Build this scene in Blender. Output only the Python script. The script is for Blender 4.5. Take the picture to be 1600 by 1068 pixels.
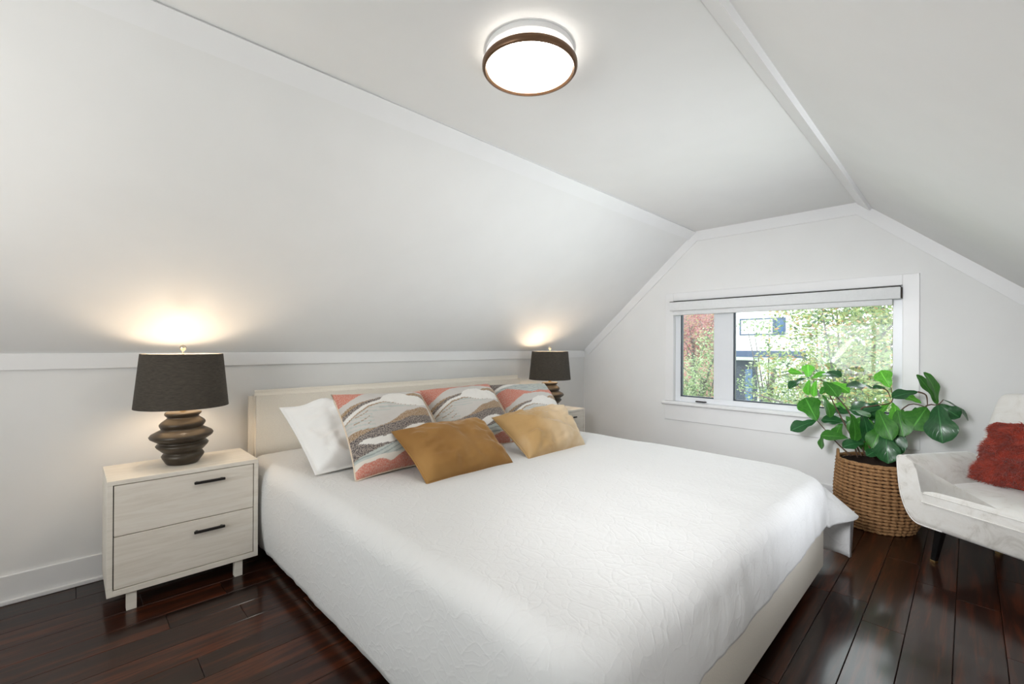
import bpy, bmesh, math, random
import numpy as np
from mathutils import Vector, Matrix, noise
for o in list(bpy.data.objects): bpy.data.objects.remove(o)
S = bpy.context.scene
C = S.collection
R = math.radians

# ------------------------------------------------------------------ camera, world, lights, exposure
def make_camera():
    yaw, pitch, roll = .7932, .001, .005
    c, s = math.cos(yaw), math.sin(yaw)
    fw = Vector((c, s, 0)); rt = Vector((s, -c, 0)); up = Vector((0, 0, 1))
    fw, up = fw*math.cos(pitch)+up*math.sin(pitch), up*math.cos(pitch)-fw*math.sin(pitch)
    rt, up = rt*math.cos(roll)+up*math.sin(roll), up*math.cos(roll)-rt*math.sin(roll)
    cd = bpy.data.cameras.new('camera'); co = bpy.data.objects.new('camera', cd); C.objects.link(co)
    m = Matrix((rt, up, -fw)).transposed().to_4x4(); m.translation = (0, 0, 1.25)
    co.matrix_world = m
    cd.sensor_fit = 'HORIZONTAL'; cd.sensor_width = 36; cd.lens = 702.35/1600*36
    cd.shift_y = 6.13/1600; cd.clip_start = .02; cd.clip_end = 300
    S.camera = co
make_camera()
w = bpy.data.worlds.new('overcast_sky'); S.world = w; w.use_nodes = True
w.node_tree.nodes['Background'].inputs[0].default_value = (.92, .965, 1.0, 1)
SKY = 5.0
w.node_tree.nodes['Background'].inputs[1].default_value = SKY
vs = S.view_settings
vs.view_transform = 'Standard'; vs.look = 'None'; vs.gamma = 1; vs.use_curve_mapping = False
vs.exposure = 0.05
CEILING_GLOW = 20.0
LAMP_WATTS = 2.4
# added fill area lights, unseen outside the frame, lifting the ceiling and walls
def add_fill_light(loc, aim, watts, size, spread, col=(1, .985, .97)):
    fl = bpy.data.lights.new('fill_light', 'AREA'); fl.shape = 'DISK'; fl.size = size; fl.energy = watts; fl.spread = R(spread); fl.color = col
    fo = bpy.data.objects.new('fill_light', fl); C.objects.link(fo); fo.location = loc
    fo.rotation_euler = (Vector(aim)-Vector(loc)).to_track_quat('-Z', 'Y').to_euler()
add_fill_light((-1.4, 1.2, 1.2), (4, 1.2, 1.3), 10, 1.4, 180, (1, .97, .93))
add_fill_light((-.5, .5, 1.7), (4.4, 1.1, .6), 9.5, .5, 55, (.97, .985, 1.02))
add_fill_light((-.9, 1.6, 1.2), (-.5, 2.6, 1.9), 6.3, .5, 170, (1, .97, .93))
add_fill_light((1.2, -.9, .3), (1.4, .6, 2.39), 6.0, 1.0, 110)
add_fill_light((2.6, -.9, .3), (2.9, 1.2, 2.39), 4.5, 1.0, 88, (.94, .985, 1.05))
add_fill_light((2.3, -.8, .3), (2.7, 2.2, 2.1), 7, .9, 66, (.94, .985, 1.05))

# ------------------------------------------------------------------ helpers
def obj(name, me, mat=None, parent=None, smooth=True):
    if isinstance(me, bmesh.types.BMesh):
        b = me; me = bpy.data.meshes.new(name); b.normal_update(); b.to_mesh(me); b.free()
    if mat is not None:
        for m in (mat if isinstance(mat, (list, tuple)) else [mat]): me.materials.append(m)
    if smooth is True:
        me.polygons.foreach_set('use_smooth', [True]*len(me.polygons))
    elif smooth:
        me.polygons.foreach_set('use_smooth', [True]*len(me.polygons))
        me.set_sharp_from_angle(angle=R(smooth))
    o = bpy.data.objects.new(name, me); C.objects.link(o)
    if parent: o.parent = parent
    return o
def tag(o, label=None, cat=None, group=None, kind=None):
    if label: o['label'] = label
    if cat: o['category'] = cat
    if group: o['group'] = group
    if kind: o['kind'] = kind
    return o
def thing(name, label, cat, loc=(0, 0, 0), rz=0, group=None):
    o = bpy.data.objects.new(name, None); C.objects.link(o)
    o.location = loc; o.rotation_euler = (0, 0, rz); o.empty_display_size = .1
    return tag(o, label, cat, group)
def copy_tree(o, parent=None):
    c = o.copy(); C.objects.link(c)
    if parent: c.parent = parent
    for ch in list(o.children): copy_tree(ch, c)
    return c
def box(bm, lo, hi, bev=0, seg=2):
    r = bmesh.ops.create_cube(bm, size=1)
    vsx = r['verts']
    for v in vsx:
        v.co = Vector([lo[i]+(v.co[i]+.5)*(hi[i]-lo[i]) for i in range(3)])
    if bev:
        es = list({e for v in vsx for e in v.link_edges})
        bmesh.ops.bevel(bm, geom=es, offset=bev, segments=seg, profile=.5, affect='EDGES')
    return bm
def boxes(*args, bev=0, seg=1):
    bm = bmesh.new()
    for lo, hi in args: box(bm, lo, hi, bev, seg)
    return bm
def prism(prof, a, b, axis='x'):
    """closed profile (yz for x, xz for y) extruded from a to b"""
    bm = bmesh.new()
    def P(p, t):
        return (t, p[0], p[1]) if axis == 'x' else (p[0], t, p[1])
    A = [bm.verts.new(P(p, a)) for p in prof]; B = [bm.verts.new(P(p, b)) for p in prof]
    n = len(prof)
    bm.faces.new(A); bm.faces.new(B[::-1])
    for i in range(n): bm.faces.new((A[i], B[i], B[(i+1) % n], A[(i+1) % n]))
    bmesh.ops.recalc_face_normals(bm, faces=bm.faces)
    return bm
def lathe(prof, seg=48, close=False, bm=None, off=(0, 0), tilt=None):
    bm = bm or bmesh.new(); rows = []
    for r, z in prof:
        row = []
        for i in range(seg):
            t = 2*math.pi*i/seg
            row.append(bm.verts.new((off[0]+r*math.cos(t), off[1]+r*math.sin(t), z)))
        rows.append(row)
    for a, b in zip(rows, rows[1:]):
        for i in range(seg): bm.faces.new((a[i], a[(i+1) % seg], b[(i+1) % seg], b[i]))
    if close:
        if prof[0][0] > 0: bm.faces.new(rows[0][::-1])
        if prof[-1][0] > 0: bm.faces.new(rows[-1])
    bmesh.ops.remove_doubles(bm, verts=bm.verts, dist=1e-5)
    bmesh.ops.recalc_face_normals(bm, faces=bm.faces)
    return bm
def tube(pts, rad, seg=8, bm=None, sub=4, cap=True):
    """smooth tube through points (Catmull-Rom); rad number or list"""
    bm = bm or bmesh.new()
    P = [Vector(p) for p in pts]; n = len(P)
    rr = rad if isinstance(rad, (list, tuple)) else [rad]*n
    pp, rs = [], []
    for i in range(n-1):
        p0, p1, p2, p3 = P[max(i-1, 0)], P[i], P[i+1], P[min(i+2, n-1)]
        for k in range(sub):
            t = k/sub
            pp.append(.5*((2*p1)+(p2-p0)*t+(2*p0-5*p1+4*p2-p3)*t*t+(3*p1-p0-3*p2+p3)*t**3))
            rs.append(rr[i]*(1-t)+rr[i+1]*t)
    pp.append(P[-1]); rs.append(rr[-1])
    rows = []; ref = Vector((.3, .5, .8)).normalized()
    for i, p in enumerate(pp):
        d = (pp[min(i+1, len(pp)-1)]-pp[max(i-1, 0)]).normalized()
        a = d.cross(ref)
        if a.length < .1: a = d.cross(Vector((1, 0, 0)))
        a.normalize(); b = d.cross(a)
        ref = b.cross(d).normalized() if False else ref
        rows.append([bm.verts.new(p+(a*math.cos(2*math.pi*k/seg)+b*math.sin(2*math.pi*k/seg))*rs[i]) for k in range(seg)])
    for a, b in zip(rows, rows[1:]):
        for k in range(seg): bm.faces.new((a[k], a[(k+1) % seg], b[(k+1) % seg], b[k]))
    if cap:
        bm.faces.new(rows[0][::-1]); bm.faces.new(rows[-1])
    return bm

# ------------------------------------------------------------------ materials
def lin(r, g, b):
    f = lambda c: (c/255/12.92) if c/255 <= .04045 else ((c/255+.055)/1.055)**2.4
    return (f(r), f(g), f(b), 1)
class NT:
    def __init__(s, name):
        s.m = bpy.data.materials.new(name); s.m.use_nodes = True
        s.t = s.m.node_tree; s.n = s.t.nodes
        s.b = s.n['Principled BSDF']; s.out = s.n['Material Output']
    def add(s, typ, **kw):
        x = s.n.new(typ)
        for k, v in kw.items():
            if k == 'ins':
                for a, b in v.items(): x.inputs[a].default_value = b
            else: setattr(x, k, v)
        return x
    def link(s, a, b): s.t.links.new(a, b)
    def set(s, **kw):
        for k, v in kw.items(): s.b.inputs[k.replace('_', ' ')].default_value = v
        return s
    def coords(s, kind='Object', scale=(1, 1, 1)):
        t = s.add('ShaderNodeTexCoord'); m = s.add('ShaderNodeMapping'); m.inputs['Scale'].default_value = scale
        s.link(t.outputs[kind], m.inputs['Vector']); return m.outputs[0]
    def noise(s, vec, scale, detail=4, rough=.5, dist=0):
        x = s.add('ShaderNodeTexNoise'); x.inputs['Scale'].default_value = scale
        x.inputs['Detail'].default_value = detail; x.inputs['Roughness'].default_value = rough; x.inputs['Distortion'].default_value = dist
        if vec is not None: s.link(vec, x.inputs['Vector'])
        return x.outputs['Fac']
    def ramp(s, fac, stops, interp='LINEAR'):
        x = s.add('ShaderNodeValToRGB'); x.color_ramp.interpolation = interp
        e = x.color_ramp.elements
        while len(e) > 1: e.remove(e[-1])
        e[0].position = stops[0][0]; e[0].color = stops[0][1]
        for p, c in stops[1:]:
            k = e.new(p); k.color = c
        s.link(fac, x.inputs[0]); return x.outputs[0]
    def bump(s, h, strength=.2, dist=.01, chain=None):
        x = s.add('ShaderNodeBump'); x.inputs['Strength'].default_value = strength; x.inputs['Distance'].default_value = dist
        s.link(h, x.inputs['Height'])
        if chain is not None: s.link(chain, x.inputs['Normal'])
        return x.outputs[0]
    def base(s, sock): s.link(sock, s.b.inputs['Base Color']); return s
    def normal(s, sock): s.link(sock, s.b.inputs['Normal']); return s
def simple(name, col, rough=.5, nscale=30, var=.04, bump=0, bdist=.002, **kw):
    n = NT(name); n.set(Roughness=rough, **kw)
    v = n.coords(); f = n.noise(v, nscale)
    lo = tuple(c*(1-var) for c in col[:3])+(1,); hi = tuple(min(1, c*(1+var)) for c in col[:3])+(1,)
    n.base(n.ramp(f, [(.3, lo), (.7, hi)]))
    if bump: n.normal(n.bump(n.noise(v, nscale*6, 3), bump, bdist))
    return n.m
M = {}
M['paint'] = simple('white_wall_paint', (.86, .86, .85, 1), .6, 4, .012, .05)
M['trim'] = simple('white_trim_paint', (.88, .88, .88, 1), .35, 6, .01)
M['sash'] = simple('white_vinyl', (.82, .84, .87, 1), .3, 8, .01)
M['gasket'] = simple('dark_glazing_seal', lin(40, 52, 66), .5, 20, .05)
M['blind'] = simple('white_blind_fabric', (.82, .83, .83, 1), .7, 60, .02, .1)
M['black'] = simple('black_metal', lin(34, 30, 28), .4, 40, .1, Metallic=.3)
M['dark_leg'] = simple('black_lacquer', lin(14, 13, 13), .18, 40, .1)
M['brass'] = simple('brushed_brass', lin(190, 160, 110), .3, 40, .06, Metallic=1.0)
M['chrome'] = simple('polished_nickel', lin(200, 190, 175), .12, 40, .03, Metallic=1.0)
M['bronze'] = simple('bronze_ring', lin(112, 84, 62), .35, 40, .06, Metallic=.6)
M['plastic'] = simple('white_enamel', (.8, .8, .8, 1), .35, 10, .01)

def m_floor():
    n = NT('dark_walnut_plank'); n.set(Roughness=.3, Coat_Weight=.5, Coat_Roughness=.12, Coat_IOR=1.5)
    n.b.inputs['Specular IOR Level'].default_value = .12
    oi = n.add('ShaderNodeObjectInfo')
    t = n.add('ShaderNodeTexCoord'); m = n.add('ShaderNodeMapping'); m.inputs['Scale'].default_value = (1.1, 14, 14)
    n.link(t.outputs['Object'], m.inputs['Vector'])
    ad = n.add('ShaderNodeVectorMath', operation='MULTIPLY'); n.link(oi.outputs['Random'], ad.inputs[0]); ad.inputs[1].default_value = (37, 91, 53)
    a2 = n.add('ShaderNodeVectorMath', operation='ADD'); n.link(m.outputs[0], a2.inputs[0]); n.link(ad.outputs[0], a2.inputs[1])
    g = n.noise(a2.outputs[0], 1.6, 6, .62, .6)
    col = n.ramp(g, [(.25, lin(26, 12, 8)), (.5, lin(46, 22, 13)), (.66, lin(84, 40, 21)), (.85, lin(34, 16, 10))])
    mr = n.add('ShaderNodeMapRange'); mr.inputs[3].default_value = .5; mr.inputs[4].default_value = 1.25
    n.link(oi.outputs['Random'], mr.inputs[0])
    mx = n.add('ShaderNodeMix', data_type='RGBA', blend_type='MULTIPLY'); mx.inputs[0].default_value = 1
    n.link(col, mx.inputs[6])
    cb = n.add('ShaderNodeCombineColor')
    for i in range(3): n.link(mr.outputs[0], cb.inputs[i])
    n.link(cb.outputs[0], mx.inputs[7]); n.base(mx.outputs[2])
    n.normal(n.bump(g, .12, .002))
    return n.m
M['floor'] = m_floor()
M['subfloor'] = simple('dark_joint', lin(18, 10, 8), .8, 10, .1)
def m_wood(name, c0, c1, c2, axis=(1.2, 14, 14)):
    n = NT(name); n.set(Roughness=.5)
    v = n.coords('Object', axis); g = n.noise(v, 3.0, 6, .6, .8)
    n.base(n.ramp(g, [(.28, c0), (.5, c1), (.75, c2)])); n.normal(n.bump(g, .08, .002)); return n.m
M['oak'] = m_wood('whitewashed_oak', lin(222, 213, 199), lin(234, 226, 214), lin(240, 234, 224))
M['oak_edge'] = m_wood('whitewashed_oak_edge', lin(224, 217, 204), lin(235, 228, 216), lin(241, 235, 225))
M['gap_shadow'] = simple('dark_drawer_gap_and_shadow', lin(46, 38, 31), .8, 10, .1)  # dark tone for drawer gaps, also for the blind's painted shadow lines
M['linen'] = simple('cream_linen', lin(241, 234, 221), .85, 220, .05, .25, .001, Sheen_Weight=.15)
M['lampbase'] = simple('dark_bronze_ceramic', lin(66, 57, 46), .36, 12, .12, 0, Metallic=.25)
def m_shade():
    n = NT('charcoal_linen_shade'); n.set(Roughness=.9)
    v = n.coords('Object', (40, 40, 300)); g = n.noise(v, 1.0, 3, .6)
    n.base(n.ramp(g, [(.3, lin(56, 51, 45)), (.7, lin(78, 71, 62))])); n.normal(n.bump(g, .2, .001)); return n.m
M['shade'] = m_shade()
M['lining'] = simple('white_shade_lining', (.85, .8, .7, 1), .6, 10, .02)
def m_emit(name, col, s):
    n = NT(name); e = n.add('ShaderNodeEmission'); e.inputs[0].default_value = col; e.inputs[1].default_value = s
    n.link(e.outputs[0], n.out.inputs[0]); return n.m
M['bulb'] = m_emit('warm_bulb', (1, .75, .5, 1), 30)
M['diffuser'] = m_emit('lit_diffuser', (1, .94, .86, 1), CEILING_GLOW)
M['diffuser_side'] = m_emit('lit_diffuser_side', (1, .90, .78, 1), 2.2)
def m_duvet():
    n = NT('white_crinkled_cotton'); n.set(Roughness=.8, Sheen_Weight=.2)
    n.b.inputs['Base Color'].default_value = (.745, .745, .74, 1)
    v = n.coords('Object', (1, 1, 1))
    nz = n.add('ShaderNodeTexNoise'); nz.inputs['Scale'].default_value = 5; n.link(v, nz.inputs['Vector'])
    sc = n.add('ShaderNodeVectorMath', operation='SCALE'); n.link(nz.outputs['Color'], sc.inputs[0]); sc.inputs[3].default_value = .16
    ad = n.add('ShaderNodeVectorMath', operation='ADD'); n.link(v, ad.inputs[0]); n.link(sc.outputs[0], ad.inputs[1])
    hs = []
    for scale, w_ in ((15, .06), (27, .07)):
        vo = n.add('ShaderNodeTexVoronoi', feature='DISTANCE_TO_EDGE'); vo.inputs['Scale'].default_value = scale
        n.link(ad.outputs[0], vo.inputs['Vector'])
        hs.append(n.ramp(vo.outputs['Distance'], [(0, (1, 1, 1, 1)), (w_, (.25, .25, .25, 1)), (w_*2.2, (0, 0, 0, 1))]))
    b1 = n.bump(hs[0], .19, .004); b2 = n.bump(hs[1], .14, .003, b1)
    b3 = n.bump(n.noise(n.coords('Object', (1, 1, .22)), 34, 5, .62, .6), .2, .007, b2)
    n.normal(b3); return n.m
M['duvet'] = m_duvet()
M['cotton'] = simple('white_cotton', (.88, .875, .865, 1), .85, 9, .01, .3, .004, Sheen_Weight=.15)
def m_velvet(name, dark, light, ramp_width, lit_gradient=False):
    n = NT(name); n.set(Roughness=.75, Sheen_Weight=.7, Sheen_Roughness=.3); n.b.inputs['Specular IOR Level'].default_value = .2
    n.b.inputs['Sheen Tint'].default_value = tuple(.5+.5*c for c in light[:3])+(1,)
    v = n.coords('Object', (1, 1, 1)); f = n.noise(v, 3.2, 3, .5, .6)
    if lit_gradient:      # light on the pile painted in as a dark-to-pale gradient along x
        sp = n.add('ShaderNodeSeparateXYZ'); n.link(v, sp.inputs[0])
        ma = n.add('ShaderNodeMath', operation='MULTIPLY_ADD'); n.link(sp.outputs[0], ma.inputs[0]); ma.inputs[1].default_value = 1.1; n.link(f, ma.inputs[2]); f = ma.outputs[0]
    n.base(n.ramp(f, [(.15, dark), (.35, dark), (.35+ramp_width*.5, tuple((a+b)/2 for a, b in zip(dark, light))), (.35+ramp_width, light)], 'B_SPLINE')); n.normal(n.bump(n.noise(v, 260, 2), .15, .001)); return n.m
M['velvet'] = m_velvet('golden_brown_velvet', lin(146, 106, 58), lin(172, 131, 78), .35)
M['velvet_lit'] = m_velvet('golden_velvet_lit', lin(180, 146, 98), lin(242, 228, 204), .7, True)  # same velvet in paler colours, painting in the light it catches
def m_print():
    n = NT('printed_landscape_weave'); n.set(Roughness=.85)
    a = n.add('ShaderNodeVertexColor', layer_name='print')
    v = n.coords('UV', (1, 1, 1))
    wv = n.coords('UV', (110, 66, 1)); f = n.noise(wv, 1.0, 2, .7)
    fl = n.ramp(f, [(.44, (0, 0, 0, 1)), (.56, (1, 1, 1, 1))])
    mul = n.add('ShaderNodeMath', operation='MULTIPLY'); n.link(fl, mul.inputs[0]); n.link(a.outputs['Alpha'], mul.inputs[1])
    mx = n.add('ShaderNodeMix', data_type='RGBA'); n.link(mul.outputs[0], mx.inputs[0]); n.link(a.outputs['Color'], mx.inputs[6])
    mx.inputs[7].default_value = lin(214, 200, 186)
    n.base(mx.outputs[2]); n.normal(n.bump(f, .2, .001)); return n.m
M['print'] = m_print()
def m_leaf(name, c0, c1, trans, rough=.32):
    n = NT(name); n.set(Roughness=rough)
    t = n.add('ShaderNodeTexCoord'); sp = n.add('ShaderNodeSeparateXYZ'); n.link(t.outputs['UV'], sp.inputs[0])
    ab = n.add('ShaderNodeMath', operation='ABSOLUTE'); n.link(sp.outputs[0], ab.inputs[0])
    vv = n.add('ShaderNodeMath', operation='MULTIPLY_ADD'); n.link(ab.outputs[0], vv.inputs[0]); vv.inputs[1].default_value = -.55; n.link(sp.outputs[1], vv.inputs[2])
    sn = n.add('ShaderNodeMath', operation='MULTIPLY'); n.link(vv.outputs[0], sn.inputs[0]); sn.inputs[1].default_value = 6.5
    fr = n.add('ShaderNodeMath', operation='FRACT'); n.link(sn.outputs[0], fr.inputs[0])
    vein = n.ramp(fr.outputs[0], [(0, (1, 1, 1, 1)), (.05, (.6, .6, .6, 1)), (.13, (0, 0, 0, 1))])
    mid = n.ramp(ab.outputs[0], [(0, (1, 1, 1, 1)), (.035, (.9, .9, .9, 1)), (.07, (0, 0, 0, 1))])
    mxv = n.add('ShaderNodeMix', data_type='RGBA', blend_type='LIGHTEN'); mxv.inputs[0].default_value = 1
    sc = n.add('ShaderNodeMix', data_type='RGBA'); sc.inputs[0].default_value = .62; n.link(vein, sc.inputs[6]); sc.inputs[7].default_value = (0, 0, 0, 1)
    n.link(mid, mxv.inputs[6]); n.link(sc.outputs[2], mxv.inputs[7])
    g = n.noise(n.coords('UV', (2, 4, 1)), 2, 3)
    base = n.ramp(g, [(.3, c0), (.7, c1)])
    mx = n.add('ShaderNodeMix', data_type='RGBA'); n.link(mxv.outputs[2], mx.inputs[0]); n.link(base, mx.inputs[6])
    mx.inputs[7].default_value = tuple(min(1, c*1.7+.02) for c in c1[:3])+(1,)
    n.base(mx.outputs[2]); n.normal(n.bump(mxv.outputs[2], .35, .003))
    tr = n.add('ShaderNodeBsdfTranslucent'); n.link(mx.outputs[2], tr.inputs[0])
    ms = n.add('ShaderNodeMixShader'); ms.inputs[0].default_value = trans
    n.link(n.b.outputs[0], ms.inputs[1]); n.link(tr.outputs[0], ms.inputs[2]); n.link(ms.outputs[0], n.out.inputs[0])
    return n.m
M['leaf0'] = m_leaf('dark_green_leaf', lin(28, 78, 40), lin(44, 100, 52), .15, .26)
M['leaf1'] = m_leaf('green_leaf', lin(52, 116, 40), lin(76, 142, 52), .3, .36)
M['leaf2'] = m_leaf('backlit_green_leaf', lin(88, 178, 52), lin(122, 204, 74), .5, .4)  # brighter green painted in for leaves lit from behind
M['stem'] = simple('brown_stem', lin(96, 74, 58), .7, 60, .2)
M['soil'] = simple('dark_soil', lin(50, 38, 28), .95, 80, .3, .4)
def m_rope():
    n = NT('seagrass_rope'); n.set(Roughness=.75)
    v = n.coords('Object', (1, 1, 3)); f = n.noise(v, 60, 4, .65)
    n.base(n.ramp(f, [(.25, lin(112, 78, 46)), (.5, lin(158, 117, 76)), (.78, lin(188, 150, 105))]))
    n.normal(n.bump(n.noise(v, 160, 2), .4, .002)); return n.m
M['rope'] = m_rope()
def m_crushed():
    n = NT('white_crushed_velvet'); n.set(Roughness=.5, Sheen_Weight=.5, Sheen_Roughness=.4)
    v = n.coords('Object', (1, 1, 1)); f = n.noise(v, 7, 7, .68, 1.6)
    n.base(n.ramp(f, [(.3, lin(214, 210, 201)), (.45, lin(240, 237, 231)), (.7, lin(247, 246, 242))]))
    n.normal(n.bump(n.noise(v, 14, 5, .6, 1), .25, .006)); return n.m
M['crushed'] = m_crushed()
M['fur'] = simple('rust_red_fur', lin(172, 64, 44), .7, 30, .3, Sheen_Weight=.3)
M['fur_core'] = simple('rust_red_cloth', lin(146, 50, 34), .9, 30, .15)
def m_glass():
    n = NT('window_glass'); t = n.add('ShaderNodeBsdfTransparent'); t.inputs[0].default_value = (.97, .99, .98, 1)
    g = n.add('ShaderNodeBsdfGlossy'); g.inputs['Roughness'].default_value = .02
    f = n.add('ShaderNodeFresnel'); f.inputs[0].default_value = 1.45
    ms = n.add('ShaderNodeMixShader'); n.link(f.outputs[0], ms.inputs[0]); n.link(t.outputs[0], ms.inputs[1]); n.link(g.outputs[0], ms.inputs[2])
    n.link(ms.outputs[0], n.out.inputs[0]); return n.m
M['glass'] = m_glass()

# ------------------------------------------------------------------ room shell
D, W, XN, YR = 3.25, 4.42, -1.7, -1.0
ZC, YL, YRR, SL = 2.395, 1.904, .60, .885
def top(y):
    if y > YL: return ZC-(y-YL)*SL
    if y < YRR: return ZC-(YRR-y)*SL
    return ZC
ZL, ZR = top(D), top(YR)
floor = tag(obj('floor', boxes(((XN-.1, YR-.1, -.06), (W+.12, D+.1, -.014))), M['subfloor'], smooth=False), 'dark walnut plank floor', None, None, 'structure')
rnd = random.Random(4)
pitch = .1515
k0 = math.floor((YR-.04)/pitch)
pl_cache = {}
for k in range(k0, math.ceil((D-.04)/pitch)):
    y0, y1 = .04+k*pitch, .04+(k+1)*pitch
    y0c, y1c = max(y0, YR), min(y1, D)
    if y1c-y0c < .02: continue
    x = XN-rnd.random()*1.2
    while x < W:
        L = rnd.choice((1.2, 1.2, .9, 1.5))
        a, b = max(x, XN), min(x+L, W)
        if b-a > .03:
            key = (round(b-a, 3), round(y1c-y0c, 3))
            if key not in pl_cache:
                bm = bmesh.new(); hx, hy = (b-a)/2-.0006, (y1c-y0c)/2-.0009
                box(bm, (-hx, -hy, -.014), (hx, hy, 0))
                es = [e for e in bm.edges if all(v.co.z > -.001 for v in e.verts)]
                bmesh.ops.bevel(bm, geom=es, offset=.0016, segments=1, affect='EDGES')
                me = bpy.data.meshes.new('plank'); bm.to_mesh(me); bm.free(); me.materials.append(M['floor']); pl_cache[key] = me
            o = bpy.data.objects.new('plank', pl_cache[key]); C.objects.link(o); o.parent = floor
            o.location = ((a+b)/2, (y0c+y1c)/2, 0)
        x += L

def struct(name, bm, mat, parent=None, smooth=False):
    o = obj(name, bm, mat, parent, smooth)
    if parent is None: o['kind'] = 'structure'
    return o
struct('wall_left', boxes(((XN-.1, D, -.06), (W+.12, D+.1, ZL+.05))), M['paint'])
struct('wall_right', boxes(((XN-.1, YR-.1, -.06), (W+.12, YR, ZR+.05))), M['paint'])
struct('ceiling', boxes(((XN-.1, YRR-.05, ZC), (W+.12, YL+.05, ZC+.1))), M['paint'])
struct('ceiling', prism([(YL, ZC), (D, ZL), (D+.08, ZL+.08), (YL+.06, ZC+.1)], XN-.1, W+.12), M['paint'])
struct('ceiling', prism([(YRR, ZC), (YR, ZR), (YR-.08, ZR+.08), (YRR-.06, ZC+.1)], XN-.1, W+.12), M['paint'])
def gable(name, x0, x1, wy0, wy1, wz0, wz1):
    bm = bmesh.new()
    def piece(prof):
        b = prism(prof, x0, x1); me = bpy.data.meshes.new('tmp'); b.to_mesh(me); b.free(); bm.from_mesh(me); bpy.data.meshes.remove(me)
    piece([(wy1, -.05), (D, -.05), (D, ZL), (wy1, top(wy1))])
    piece([(YR, -.05), (wy0, -.05), (wy0, top(wy0)), (YR, ZR)])
    piece([(wy0, -.05), (wy1, -.05), (wy1, wz0), (wy0, wz0)])
    piece([(wy0, wz1), (wy1, wz1), (wy1, top(wy1)), (YL, ZC), (YRR, ZC), (wy0, top(wy0))])
    return struct(name, bm, M['paint'])
OY0, OY1, OZ0, OZ1 = .345, 2.12, .69, 1.72
gable('wall_far', W, W+.12, OY0, OY1, OZ0, OZ1)
gable('wall_near', XN-.12, XN, .3, 2.2, .70, 1.75)

# trims
dn = Vector((.749, -.663)); nn = Vector((-.663, -.749))     # along the left slope (y,z), and into the room
def slope_board(y0, z0, d, n, a, b, th):
    p0 = Vector((y0, z0))+d*a; p1 = Vector((y0, z0))+d*b
    return [tuple(p0), tuple(p1), tuple(p1+n*th), tuple(p0+n*th)]
struct('trim_1', prism(slope_board(YL, ZC, dn, nn, .0, .095, .014), XN, W), M['trim'])
dr = Vector((-.749, -.663)); nr = Vector((.663, -.749))
struct('trim_2', prism(slope_board(YRR, ZC, dr, nr, .0, .10, .022), XN, W), M['trim'])
struct('trim_3', boxes(((XN, D-.016, 1.122), (W, D, ZL-.002)), bev=.002), M['trim'])
# gable boards on the far wall, following the ceiling line
struct('trim_4', prism([(YL, ZC), (YRR, ZC), (YRR, ZC-.095), (YL-.0, ZC-.095)], W-.014, W), M['trim'])
def rake(y0, z0, y1, z1, wd):
    d = Vector((y1-y0, z1-z0)).normalized(); n = Vector((-d.y, d.x))
    if n.y > 0: n = -n
    p0, p1 = Vector((y0, z0)), Vector((y1, z1))
    return [tuple(p0), tuple(p1), tuple(p1+n*wd), tuple(p0+n*wd)]
struct('trim_5', prism(rake(YL, ZC, D-.016, top(D-.016), .082), W-.0135, W), M['trim'])
struct('trim_6', prism(rake(YRR, ZC, YR, ZR, .085), W-.0135, W), M['trim'])
def baseboard(name, lo, hi, lo2, hi2):
    struct(name, boxes((lo, hi), (lo2, hi2), bev=.003), M['trim'])
baseboard('baseboard_left', (XN, D-.014, 0), (W, D, .137), (XN, D-.03, 0), (W, D-.014, .022))
baseboard('baseboard_far', (W-.014, YR, 0), (W, D-.03, .137), (W-.03, YR, 0), (W-.014, D-.03, .022))
baseboard('baseboard_right', (XN, YR, 0), (W-.03, YR+.014, .137), (XN, YR+.014, 0), (W-.03, YR+.03, .022))
baseboard('baseboard_near', (XN, YR+.03, 0), (XN+.014, D-.03, .137), (XN+.014, YR+.03, 0), (XN+.03, D-.03, .022))

# ------------------------------------------------------------------ the gable window
win = bpy.data.objects.new('window_1', None); C.objects.link(win); win.location = (W, 1.23, OZ0)
win['kind'] = 'structure'
def wp(name, mat, *bxs, bev=.003, smooth=False):
    ox = Vector((W, 1.23, OZ0))
    return obj(name, boxes(*[(Vector(a)-ox, Vector(b)-ox) for a, b in bxs], bev=bev), mat, win, smooth)
for a, b in (((W-.016, .25, OZ0+.01), (W, OY0, 1.80)), ((W-.016, OY1, OZ0+.01), (W, 2.205, 1.80)), ((W-.016, OY0, OZ1), (W, OY1, 1.80))):
    wp('casing', M['trim'], (a, b))
wp('window_sill', M['trim'], ((W-.05, .20, .664), (W+.05, 2.24, .698)), bev=.01)
wp('apron', M['trim'], ((W-.016, .245, .508), (W, 2.21, .664)))
XF0, XF1 = W+.035, W+.10
wp('window_frame', M['sash'], ((XF0, OY0, .698), (XF1, .405, OZ1)), ((XF0, 2.068, .698), (XF1, OY1, OZ1)),
   ((XF0, .405, .698), (XF1, 2.068, .748)), ((XF0, .405, 1.60), (XF1, 2.068, OZ1)))
wp('mullion', M['sash'], ((XF0, 1.555, .748), (XF1, 1.735, 1.60)))
for ya, yb in ((.413, 1.547), (1.743, 2.06)):
    za, zb = .756, 1.592
    g = .011
    wp('seal', M['gasket'], ((XF0+.012, yb-.002, za-.008), (XF0+.05, yb+.008, zb+.008)), ((XF0+.02, ya, za-.008), (XF0+.05, yb-.002, za+.002)), bev=0)
    wp('pane', M['glass'], ((XF0+.036, ya, za), (XF0+.040, yb, zb)), bev=0)
wp('crank_handle', M['black'], ((W+.012, 1.80, .706), (W+.04, 1.905, .717)), bev=.004)
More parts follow.
